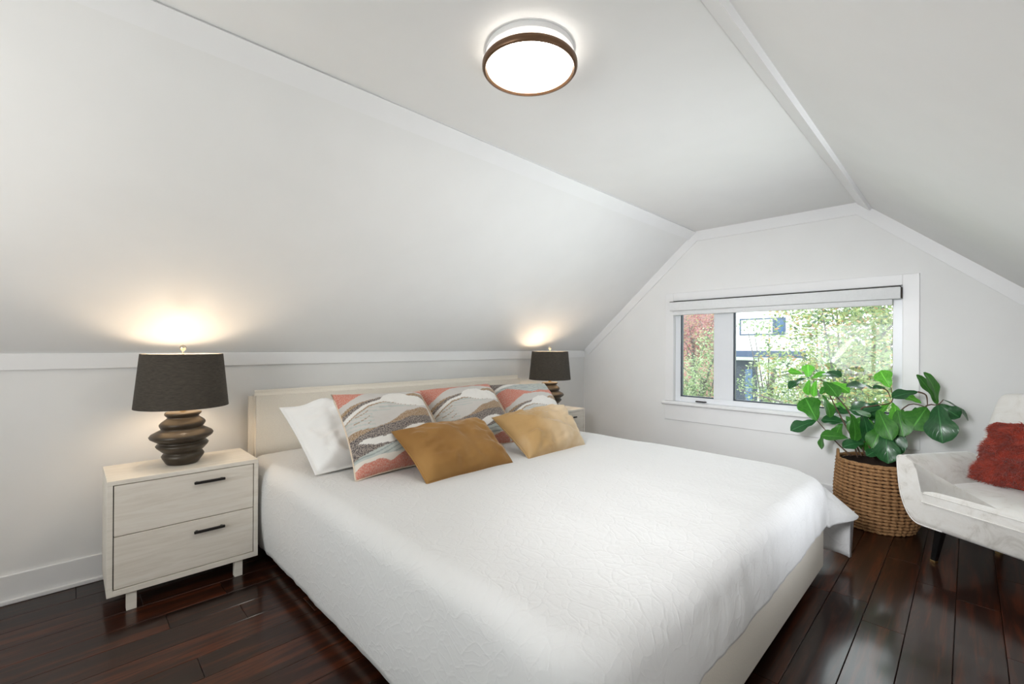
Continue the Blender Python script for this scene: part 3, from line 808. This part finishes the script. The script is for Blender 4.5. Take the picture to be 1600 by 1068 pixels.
def chair_leg(tx, ty, bx_, by_):
    bm = bmesh.new(); 
    A = [bm.verts.new((tx+dx*.021, ty+dy*.021, .235)) for dx, dy in ((-1, -1), (1, -1), (1, 1), (-1, 1))]
    B = [bm.verts.new((bx_+dx*.0125, by_+dy*.0125, .012)) for dx, dy in ((-1, -1), (1, -1), (1, 1), (-1, 1))]
    bm.faces.new(A); bm.faces.new(B[::-1])
    for i in range(4): bm.faces.new((A[i], B[i], B[(i+1) % 4], A[(i+1) % 4]))
    bmesh.ops.recalc_face_normals(bm, faces=bm.faces)
    bmesh.ops.bevel(bm, geom=list(bm.edges), offset=.002, segments=1, affect='EDGES')
    l = obj('leg', bm, M['dark_leg'], ch, False)
    obj('ferrule', boxes(((bx_-.0135, by_-.0135, 0), (bx_+.0135, by_+.0135, .016)), bev=.002), M['brass'], l, False)
for tx, ty, bx_, by_ in ((.055, .06, .026, .044), (WD-.055, .06, WD-.026, .044), (.06, .50, .03, .56), (WD-.06, .50, WD-.03, .56)): chair_leg(tx, ty, bx_, by_)

# fur cushion on the chair
def fur_cushion():
    t = thing('fur_cushion', 'shaggy rust red fur cushion leaning on the back of the white armchair', 'cushion', (0, 0, 0))
    mw = Matrix.Translation(FO) @ Matrix.Rotation(math.atan2(U_.y, U_.x), 4, 'Z')
    base = mw @ Vector((.275, .37, .475)); t.location = base
    def P(u, v, h):   # u,v in -1..1, h outwards towards the sitter
        hw, hh = .24, .165
        x = .275+hw*u; y = .325+.20*(v+1)/2; z = .475+hh*(v+1)
        nrm = Vector((0, -.86, .51)); q = Vector((x, y, z))+nrm*h
        return mw @ q - base
    bm = bmesh.new(); N = 18; f, b = {}, {}
    prof = lambda u, v: (max(0, 1-abs(u)**3)*max(0, 1-abs(v)**3))**.5
    for j in range(N+1):
        for i in range(N+1):
            u, v = i/N*2-1, j/N*2-1; h = .075*prof(u, v)+.003
            f[i, j] = bm.verts.new(P(u, v, h)); b[i, j] = bm.verts.new(P(u, v, -.4*h))
    for j in range(N):
        for i in range(N):
            bm.faces.new((f[i, j], f[i+1, j], f[i+1, j+1], f[i, j+1])); bm.faces.new((b[i, j], b[i, j+1], b[i+1, j+1], b[i+1, j]))
    rim = [(i, 0) for i in range(N)]+[(N, j) for j in range(N)]+[(i, N) for i in range(N, 0, -1)]+[(0, j) for j in range(N, 0, -1)]
    for k1, k2 in zip(rim, rim[1:]+rim[:1]): bm.faces.new((f[k2], f[k1], b[k1], b[k2]))
    bmesh.ops.recalc_face_normals(bm, faces=bm.faces)
    obj('cover', bm, M['fur_core'], t)
    rd = random.Random(11); V, Fc = [], []
    for k in range(15000):
        u, v = rd.uniform(-1.0, 1.0), rd.uniform(-1.0, 1.0)
        edge = rd.random() < .18
        if edge:
            if rd.random() < .5: u = rd.choice((-1, 1))*rd.uniform(.96, 1)
            else: v = rd.choice((-1, 1))*rd.uniform(.96, 1)
        h = .075*prof(u, v)
        p0 = Vector(P(u, v, h)); 
        out = (Vector(P(u*1.15, v*1.15, h+.08))-p0)
        cl = Vector((noise.noise(Vector((u*2.5, v*2.5, 1))), noise.noise(Vector((u*2.5, v*2.5, 7))), noise.noise(Vector((u*2.5, v*2.5, 13))))) 
        d = (out.normalized()*.55+cl*1.5+Vector((rd.gauss(0, .25), rd.gauss(0, .25), rd.gauss(-.1, .25)))).normalized()
        L = rd.uniform(.022, .042)
        sd = d.cross(Vector((rd.gauss(0, 1), rd.gauss(0, 1), rd.gauss(0, 1)))).normalized()*rd.uniform(.0010, .0018)
        mid = p0+d*L*.55; tip = p0+d*L+Vector((0, 0, -.010))
        if v < -.9: tip.z = max(tip.z, p0.z-.012); mid.z = max(mid.z, p0.z-.010)
        n = len(V); V += [p0-sd, p0+sd, mid-sd*.8, mid+sd*.8, tip]
        Fc += [(n, n+1, n+3, n+2), (n+2, n+3, n+4)]
    me = bpy.data.meshes.new('fur'); me.from_pydata([tuple(v) for v in V], [], Fc)
    o = obj('fur', me, M['fur'], t); o['kind'] = 'stuff'
fur_cushion()

# ------------------------------------------------------------------ woven basket
BC = Vector((4.08, .455, 0))
bs = thing('woven_basket', 'round brown seagrass basket on the floor holding the leafy plant', 'basket', BC)
def brad(z):
    return float(np.interp(z, [0, .02, .06, .14, .24, .34, .45], [.192, .205, .222, .236, .238, .231, .222]))
def weave():
    V, F = [], []; seg, ring, rows = 252, 6, 20
    for k in range(rows):
        z = .012+k*(.436/(rows-1))
        r0 = brad(z)
        b0 = len(V)
        for i in range(seg):
            a = 2*math.pi*i/seg
            ph = 18*a
            # strands squeezed apart between the stakes leave small dark gaps; twisted rope section
            sq = abs(math.cos(ph))**.8
            rr = r0+.004*sq; ta = .0076+.0044*sq+.0012*math.sin(60*a+k*2)
            for j in range(ring):
                b = 2*math.pi*j/ring+a*36
                V.append(((rr+ta*math.cos(b))*math.cos(a), (rr+ta*math.cos(b))*math.sin(a), z+ta*1.02*math.sin(b)+.001*math.sin(5*a+k)))
        for i in range(seg):
            i2 = (i+1) % seg
            sh = 0
            for j in range(ring):
                j2 = (j+1) % ring
                F.append((b0+i*ring+j, b0+i2*ring+j, b0+i2*ring+j2, b0+i*ring+j2))
    me = bpy.data.meshes.new('weave'); me.from_pydata(V, [], F); return me
o = obj('weave', weave(), M['rope'], bs); o['kind'] = 'stuff'
bm = bmesh.new()
for k in range(36):
    a = 2*math.pi*k/36
    tube([((brad(z)+.003)*math.cos(a), (brad(z)+.003)*math.sin(a), z) for z in (.01, .1, .2, .3, .4, .448)], .0034, 5, bm, 1)
o = obj('stake', bm, M['rope'], bs); o['kind'] = 'stuff'
bm = bmesh.new(); b = [(.222*math.cos(2*math.pi*i/72), .222*math.sin(2*math.pi*i/72), .455+.002*math.sin(i*1.7)) for i in range(73)]
tube(b, .0105, 7, bm, 1, False); obj('rim', bm, M['rope'], bs)
obj('lining', lathe([(0, .012), (.18, .012), (.21, .06), (.222, .24), (.210, .44)], 48), simple('dark_basket_inside', lin(44, 30, 20), .9, 40, .2), bs)
for s, a in ((1, R(103)), (1, R(-82))):
    ca, sa = math.cos(a), math.sin(a); tx, ty = -sa, ca
    P = []
    for q in range(9):
        t = q/8*math.pi; w_ = -.058*math.cos(t); hgt = .445+.062*math.sin(t)
        P.append((.222*ca+tx*w_, .222*sa+ty*w_, hgt))
    obj('handle', tube(P, .0085, 7), M['rope'], bs)

# ------------------------------------------------------------------ fiddle leaf fig
pl = thing('fiddle_leaf_fig', 'fiddle leaf fig with large glossy green leaves growing from the basket by the window', 'plant', (BC.x, BC.y, .02))
PO = Vector((BC.x, BC.y, .02))
obj('nursery_pot', lathe([(0, 0), (.135, 0), (.165, .32), (.172, .32), (.172, .335), (.16, .335), (.158, .31), (0, .31)], 32), M['dark_leg'], pl, 40)
obj('soil', lathe([(0, .318), (.08, .322), (.158, .312)], 32), M['soil'], pl)
LEAVES=[
(4.1,0.913,1.045,4.05,1.002,1.063,0.051,2),
(4.08,0.87,1.023,4.1,0.879,1.121,0.091,2),
(4.05,0.872,1.019,3.95,0.968,0.93,0.05,0),
(4.05,0.777,1.053,3.98,0.644,1.039,0.057,0),
(4.12,0.858,1.007,4.18,0.769,1.058,0.046,2),
(4.08,0.862,1.008,4.05,0.863,0.887,0.054,2),
(4.15,0.83,0.997,4.14,0.844,0.867,0.055,2),
(4.02,0.759,1.002,3.94,0.659,0.897,0.099,1),
(4.12,0.73,0.989,4.14,0.618,0.919,0.071,2),
(3.98,0.791,0.706,3.92,0.856,0.877,0.163,1),
(4.08,0.778,0.891,4.04,0.722,0.732,0.066,1),
(4.0,0.799,0.703,3.92,0.951,0.616,0.089,0),
(4.1,0.483,0.964,4.02,0.623,0.969,0.047,0),
(4.1,0.409,0.969,4.08,0.481,0.97,0.029,0),
(4.12,0.386,0.974,4.16,0.447,1.087,0.113,2),
(4.05,0.238,0.959,4.0,0.368,0.913,0.072,0),
(4.1,0.429,0.832,4.08,0.609,0.792,0.11,0),
(4.14,0.618,0.762,4.2,0.739,0.762,0.071,0),
(4.12,0.619,0.693,4.1,0.79,0.698,0.075,0),
(4.2,0.631,0.783,4.22,0.743,0.81,0.045,2),
(3.98,0.437,0.824,3.88,0.353,0.64,0.127,1),
(4.06,0.356,0.861,4.02,0.339,0.674,0.121,2),
(4.04,0.193,0.861,3.96,0.263,0.714,0.179,1),
(4.02,0.14,0.885,3.94,0.113,0.651,0.166,0),
(4.06,0.138,0.886,4.06,0.037,0.809,0.099,0),
(4.04,0.144,0.883,4.04,0.244,1.074,0.055,1),
(4.05,0.144,0.882,4.06,0.207,1.092,0.054,1),
(4.1,0.115,0.914,4.08,-0.0,0.791,0.019,0),
(3.98,0.601,0.606,3.92,0.759,0.609,0.077,1),
(3.98,0.75,0.631,3.96,0.758,0.5,0.039,1),
(3.96,0.511,0.586,3.88,0.622,0.553,0.074,0),
(3.92,0.393,0.697,3.86,0.37,0.488,0.141,0),
(4.0,0.59,0.779,3.95,0.563,0.588,0.084,1),
(4.02,0.537,0.81,3.94,0.487,0.593,0.091,0),
(4.14,0.505,0.732,4.12,0.488,0.539,0.068,2),
(4.02,0.359,0.763,3.96,0.333,0.528,0.12,0),
(4.15,0.385,0.868,4.16,0.442,0.784,0.042,2),
(4.16,0.379,0.868,4.18,0.374,0.766,0.05,2),
(4.14,0.224,0.875,4.16,0.324,0.918,0.049,2),
(4.0,0.59,0.807,3.92,0.478,0.773,0.033,1),
(4.1,0.635,0.745,4.12,0.547,0.622,0.095,1),
(4.12,0.725,0.975,4.1,0.795,0.893,0.045,1),
(4.08,0.311,0.828,4.04,0.388,0.7,0.097,1),
(4.18,0.466,0.802,4.2,0.483,0.696,0.077,0),
(4.06,0.517,0.763,4.0,0.597,0.64,0.101,1),
(3.98,0.409,0.74,3.9,0.461,0.568,0.121,1),
(3.99,0.337,0.834,3.94,0.3,0.665,0.126,1),
(4.08,0.252,0.851,4.06,0.212,0.704,0.135,0),
(4.12,0.453,0.864,4.14,0.542,0.751,0.102,0),
(4.06,0.467,0.705,4.02,0.555,0.58,0.084,0),
(4.1,0.286,0.785,4.1,0.366,0.597,0.106,0),
(4.1,0.548,0.671,4.1,0.521,0.508,0.094,1),
(4.0,0.425,0.558,3.94,0.494,0.503,0.065,0),
(4.14,0.664,0.689,4.16,0.707,0.565,0.08,1),
]
STEMS=[
[(4.06, 0.538, 0.475), (4.08, 0.582, 0.567), (4.08, 0.718, 0.858), (4.07, 0.769, 0.995), (4.08, 0.849, 1.009)] ,
[(4.05, 0.596, 0.467), (4.02, 0.675, 0.552), (4.0, 0.795, 0.704)] ,
[(4.08, 0.519, 0.475), (4.08, 0.609, 0.769), (4.08, 0.706, 0.911), (4.1, 0.73, 0.99)] ,
[(4.08, 0.447, 0.474), (4.06, 0.543, 0.783), (4.08, 0.484, 0.837), (4.1, 0.377, 0.873), (4.11, 0.382, 0.975)] ,
[(4.1, 0.403, 0.479), (4.1, 0.37, 0.731), (4.08, 0.285, 0.866), (4.05, 0.193, 0.86)] ,
[(4.06, 0.389, 0.488), (4.06, 0.219, 0.84), (4.04, 0.141, 0.883), (4.08, 0.115, 0.916)] ,
[(4.04, 0.557, 0.466), (4.0, 0.578, 0.579), (3.98, 0.601, 0.606)] ,
[(4.02, 0.465, 0.477), (4.0, 0.495, 0.583), (3.96, 0.511, 0.595)] ,
[(4.05, 0.238, 0.959), (4.05, 0.197, 0.94), (4.05, 0.19, 0.869)] ,
[(4.1, 0.483, 0.964), (4.1, 0.409, 0.96), (4.1, 0.381, 0.9)] ,
]

def leaf(B, T, Wd, tone, seed):
    rd = random.Random(seed)
    B = Vector(B); T = Vector(T); ax = T-B; L = ax.length; ax.normalize()
    view = ((B+T)/2-Vector((0, 0, 1.25))).normalized()
    real = max(Wd, min(.66*L, .115))
    side0 = ax.cross(view).normalized()                   # lies across the line of sight
    roll = math.acos(min(1, Wd/real))
    n0 = side0.cross(ax).normalized()                     # roughly along the line of sight
    if n0.dot(view) > 0: n0 = -n0                         # facing the room
    # blade turned about its midrib so that its top looks up
    sgn = 1 if (side0*1).z < 0 else -1
    side = side0*math.cos(roll)+n0*math.sin(roll)*sgn
    nrm = ax.cross(side).normalized()
    if nrm.z < 0 and abs(nrm.z) > .15: nrm = -nrm
    elif abs(nrm.z) <= .15 and nrm.dot(view) > 0: nrm = -nrm
    bm = bmesh.new(); uvl = bm.loops.layers.uv.new('UVMap')
    nu, nv = 4, 12; G = {}
    prof = lambda t: (math.sin(math.pi*min(1, t**1.25*.93+.05))**.75)*(1-.24*math.exp(-((t-.38)/.13)**2))*(.55+.5*t)
    mx = max(prof(i/60) for i in range(61))
    droop = rd.uniform(.04, .12)*L; cup = rd.uniform(.10, .22); wv = rd.uniform(.02, .05)*real; ph = rd.uniform(0, 6)
    for j in range(nv+1):
        t = j/nv; hw = real/2*prof(t)/mx if 0 < j < nv else .002
        cen = B+ax*L*t+nrm*(droop*math.sin(math.pi*t)*1.0)
        for i in range(-nu, nu+1):
            s = i/nu
            G[i, j] = bm.verts.new(cen+side*hw*s+nrm*(cup*hw*abs(s)**1.5+wv*math.sin(t*13+ph+(2 if s > 0 else 0))*s*s)-PO)
    for j in range(nv):
        for i in range(-nu, nu):
            ks = [(i, j), (i+1, j), (i+1, j+1), (i, j+1)]
            f = bm.faces.new([G[k] for k in ks])
            for l, k in zip(f.loops, ks): l[uvl].uv = (k[0]/nu, k[1]/nv)
    return obj('leaf', bm, M['leaf%d' % tone], pl)
for i, (a, b, c, d, e, f, w_, t_) in enumerate(LEAVES):
    leaf((a, b, c), (d, e, f), w_, t_, i+3)
for s in STEMS:
    n = len(s); obj('stem', tube([Vector(p)-PO for p in s], [.0062-.0035*i/max(1, n-1) for i in range(n)], 7), M['stem'], pl)

# ------------------------------------------------------------------ outside the window
GZ = -4.6
tag(obj('ground', boxes(((6, -30, GZ-.2), (60, 45, GZ))), simple('street_lawn', lin(120, 140, 90), .9, 3, .2), smooth=False), kind='structure')
HX = 26.; KS = HX/14
def hy(y): return y*KS
def hz(z): return 1.25+(z-1.25)*KS
M['stucco'] = simple('white_stucco', (.82, .83, .85, 1), .8, 8, .02)
M['slate'] = simple('slate_blue_trim', lin(62, 76, 102), .6, 10, .05)
M['darkwin'] = simple('dark_window_glass', lin(60, 88, 124), .12, 10, .1)
M['curtain_sky'] = simple('pale_curtain_sky_reflection', (.78, .80, .82, 1), .8, 10, .02)  # curtain tone, with the sky's reflection painted into the pale colour
M['doorway'] = simple('dark_doorway', lin(48, 56, 72), .5, 10, .1)
hs = thing('house', 'white modern house with dark trim seen across the street through the window', 'house', (HX+3, hy(4.2), GZ))
def hp(name, mat, *bxs, bev=0, parent=None):
    o = Vector((HX+3, hy(4.2), GZ)); return obj(name, boxes(*[(Vector(a)-o, Vector(b)-o) for a, b in bxs], bev=bev), mat, parent or hs, False)
hp('upper_wall', M['stucco'], ((HX, hy(3.2), hz(1.16)), (HX+7, hy(5.15), hz(3.3))))
hp('roof', M['slate'], ((HX-.4, hy(3.1), hz(3.3)), (HX+7.4, hy(5.25), hz(3.45))))
hp('lower_wall', M['stucco'], ((HX+1.2, hy(3.2), GZ), (HX+7, hy(5.15), hz(1.16))))
hp('porch_beam', M['slate'], ((HX-.15, hy(3.18), hz(.975)), (HX+1.2, hy(5.17), hz(1.16))))
hp('porch_ceiling', M['stucco'], ((HX-.1, hy(3.2), hz(.955)), (HX+1.2, hy(5.15), hz(.975))))
def hwin(y0, y1, z0, z1, pane, x=HX, t=.07):
    f = hp('window', M['slate'], ((x-.06, y0, z0), (x+.01, y0+t, z1)), ((x-.06, y1-t, z0), (x+.01, y1, z1)), ((x-.06, y0+t, z0), (x+.01, y1-t, z0+t)), ((x-.06, y0+t, z1-t), (x+.01, y1-t, z1)))
    hp('pane', pane, ((x-.02, y0+t, z0+t), (x+.005, y1-t, z1-t)), parent=f); 
hwin(hy(3.80), hy(4.706), hz(1.605), hz(2.087), M['curtain_sky'])
hwin(hy(3.52), hy(3.80), hz(1.605), hz(2.087), M['darkwin'])
f = hp('door', M['doorway'], ((HX+1.14, hy(4.42), GZ+.6), (HX+1.21, hy(5.06), hz(.86))))
hp('pane', M['darkwin'], ((HX+1.12, hy(4.55), GZ+1.2), (HX+1.15, hy(4.75), hz(.6))), parent=f)
hwin(hy(4.05), hy(4.36), hz(-.8), hz(.10), M['darkwin'], HX+1.2, .06)
hwin(hy(3.35), hy(3.62), hz(-.4), hz(.45), M['curtain_sky'], HX+1.2, .05)
hp('porch_post', M['stucco'], ((HX, hy(3.22), GZ), (HX+.25, hy(3.22)+.25, hz(.975))))
hp('railing', M['stucco'], ((HX-.05, hy(4.2), hz(-.33)), (HX+.0, hy(5.1), hz(-.29))), ((HX-.05, hy(4.2), hz(-.62)), (HX, hy(5.1), hz(-.6))))
# brick house to the left, partly hidden by trees
M['brick'] = simple('red_brick', lin(146, 106, 104), .85, 6, .15)
h2 = thing('house', 'red brick house glimpsed behind trees at the left edge of the window', 'house', (HX+6, hy(6.6), GZ))
obj('wall', boxes(((-4, -1.9, 0), (4, 5, 9.5))), M['brick'], h2, False)
obj('roof', prism([(-2.2, 9.5), (1.5, 12), (5.3, 9.5)], -4.3, 4.3), M['slate'], h2, False)

def m_foliage(name, cols, trans=.5):
    cols = [tuple(v*.74 for v in c[:3])+(1,) for c in cols]
    n = NT(name); n.set(Roughness=.6)
    g = n.add('ShaderNodeNewGeometry')
    k = len(cols); c = n.ramp(g.outputs['Random Per Island'], [(i/k, c) for i, c in enumerate(cols)], 'CONSTANT')
    n.base(c); tr = n.add('ShaderNodeBsdfTranslucent'); n.link(c, tr.inputs[0])
    ms = n.add('ShaderNodeMixShader'); ms.inputs[0].default_value = trans
    n.link(n.b.outputs[0], ms.inputs[1]); n.link(tr.outputs[0], ms.inputs[2]); n.link(ms.outputs[0], n.out.inputs[0]); return n.m
M['fol_y'] = m_foliage('autumn_green_foliage', [lin(132, 156, 100), lin(168, 182, 126), lin(104, 130, 92), lin(180, 192, 146), lin(122, 150, 112), lin(188, 180, 122), lin(150, 172, 128), lin(84, 106, 88), lin(192, 152, 118), lin(160, 176, 116), lin(142, 164, 120), lin(176, 190, 136)])
M['fol_p'] = m_foliage('pale_green_foliage', [lin(160, 180, 130), lin(182, 198, 160), lin(128, 152, 112), lin(196, 206, 176), lin(150, 172, 128), lin(110, 132, 104)])
M['fol_r'] = m_foliage('red_foliage', [lin(170, 112, 112), lin(186, 146, 136), lin(160, 104, 112), lin(166, 170, 122), lin(138, 128, 126), lin(178, 144, 142)])
M['bark'] = simple('grey_bark', lin(92, 88, 88), .9, 14, .2, .4)
def tree(name, label, loc, blobs, n, size, mat, seed, trunk=True, limbs=6):
    rd = random.Random(seed); t = thing(name, label, 'tree', loc)
    Lc = Vector(loc); V, F = [], []
    vol = [a*b*c for (_, _, _, a, b, c) in blobs]; tot = sum(vol)
    for (cx, cy, cz, a, b, c), vv in zip(blobs, vol):
        for k in range(int(n*vv/tot)):
            while True:
                p = Vector((rd.uniform(-1, 1), rd.uniform(-1, 1), rd.uniform(-1, 1)))
                if p.length < 1: break
            if noise.noise(Vector((p.x*a*1.3+seed, p.y*b*1.3, p.z*c*1.3+cz))) < -.22: continue
            q = Vector((cx+p.x*a, cy+p.y*b, cz+p.z*c))-Lc
            d = Vector((rd.gauss(0, 1), rd.gauss(0, 1), rd.gauss(0, .6))).normalized()
            e = d.cross(Vector((rd.gauss(0, 1), rd.gauss(0, 1), rd.gauss(0, 1)))).normalized()
            s = size*rd.uniform(.6, 1.25); i = len(V)
            V += [q-d*s, q+e*s*.42-d*s*.1, q+d*s, q-e*s*.42-d*s*.1]; F.append((i, i+1, i+2, i+3))
    me = bpy.data.meshes.new('foliage'); me.from_pydata([tuple(v) for v in V], [], F)
    o = obj('foliage', me, mat, t, False); o['kind'] = 'stuff'
    bc = sum((Vector(b[:3]) for b in blobs), Vector())/len(blobs)-Lc
    if trunk: obj('trunk', tube([(0, 0, 0), (bc.x*.3, bc.y*.3, bc.z*.5), tuple(bc)], [.16, .12, .06], 8), M['bark'], t)
    for k in range(limbs):
        b = blobs[k % len(blobs)]
        st = bc*rd.uniform(.55, .95)
        en = Vector((b[0]+rd.uniform(-.9, .9)*b[3], b[1]+rd.uniform(-.95, .95)*b[4], b[2]+rd.uniform(-.5, .9)*b[5]))-Lc
        md = (st+en)/2+Vector((0, 0, rd.uniform(0, .25)))
        obj('branch', tube([st, md, en], [.035, .022, .007], 6), M['bark'], t)
    return t
tree('street_tree', 'yellow-green autumn tree filling the right half of the window view', (11.8, 2.1, GZ),
     [(11.6, 2.0, 1.2, 1.3, 1.55, 1.6), (12.6, 1.3, .2, 1.4, 1.9, 1.3), (12.2, 1.5, 2.6, 1.4, 2.0, 1.2), (12.5, 2.9, -.4, 1.0, 1.3, .75)], 26000, .05, M['fol_y'], 5, True, 14)
tree('street_tree', 'sparse pale tree whose thin twigs cross the white house', (15.5, 4.6, GZ),
     [(15.5, 4.3, .15, .9, 1.0, .8), (15.6, 3.6, -.3, .9, 1.0, .9), (15.4, 4.75, 1.95, .6, .7, .22)], 4200, .05, M['fol_p'], 8, True, 9)
tree('street_tree', 'pale green tree in the narrow left pane of the window', (13.5, 5.9, GZ),
     [(13.5, 5.6, .2, .9, .85, 1.0), (13.6, 5.9, -.6, .9, .9, .9), (13.6, 5.3, 1.4, .6, .6, .5)], 8000, .045, M['fol_p'], 12, True, 8)
tree('red_maple', 'red leaved maple behind the pale tree in the left pane', (19, 8.2, GZ),
     [(19, 8.0, 2.1, 1.3, 1.4, .9), (19.2, 8.6, 1.2, 1.2, 1.2, .8)], 4500, .065, M['fol_r'], 17, True, 6)
for k, (x, y, r_) in enumerate(((37, -.2, 3.0), (37, -7, 3.2), (29, 3.5, 1.9))):
    tree('background_tree', ('broad green tree behind the street tree, left of its neighbour', 'broad green tree at the far right beyond the street', 'smaller green tree right beside the white house')[k], (x, y, GZ),
         [(x, y, .4, r_*.8, r_, 3.4)], 2200, .26, M['fol_y'], 30+k, True, 0)
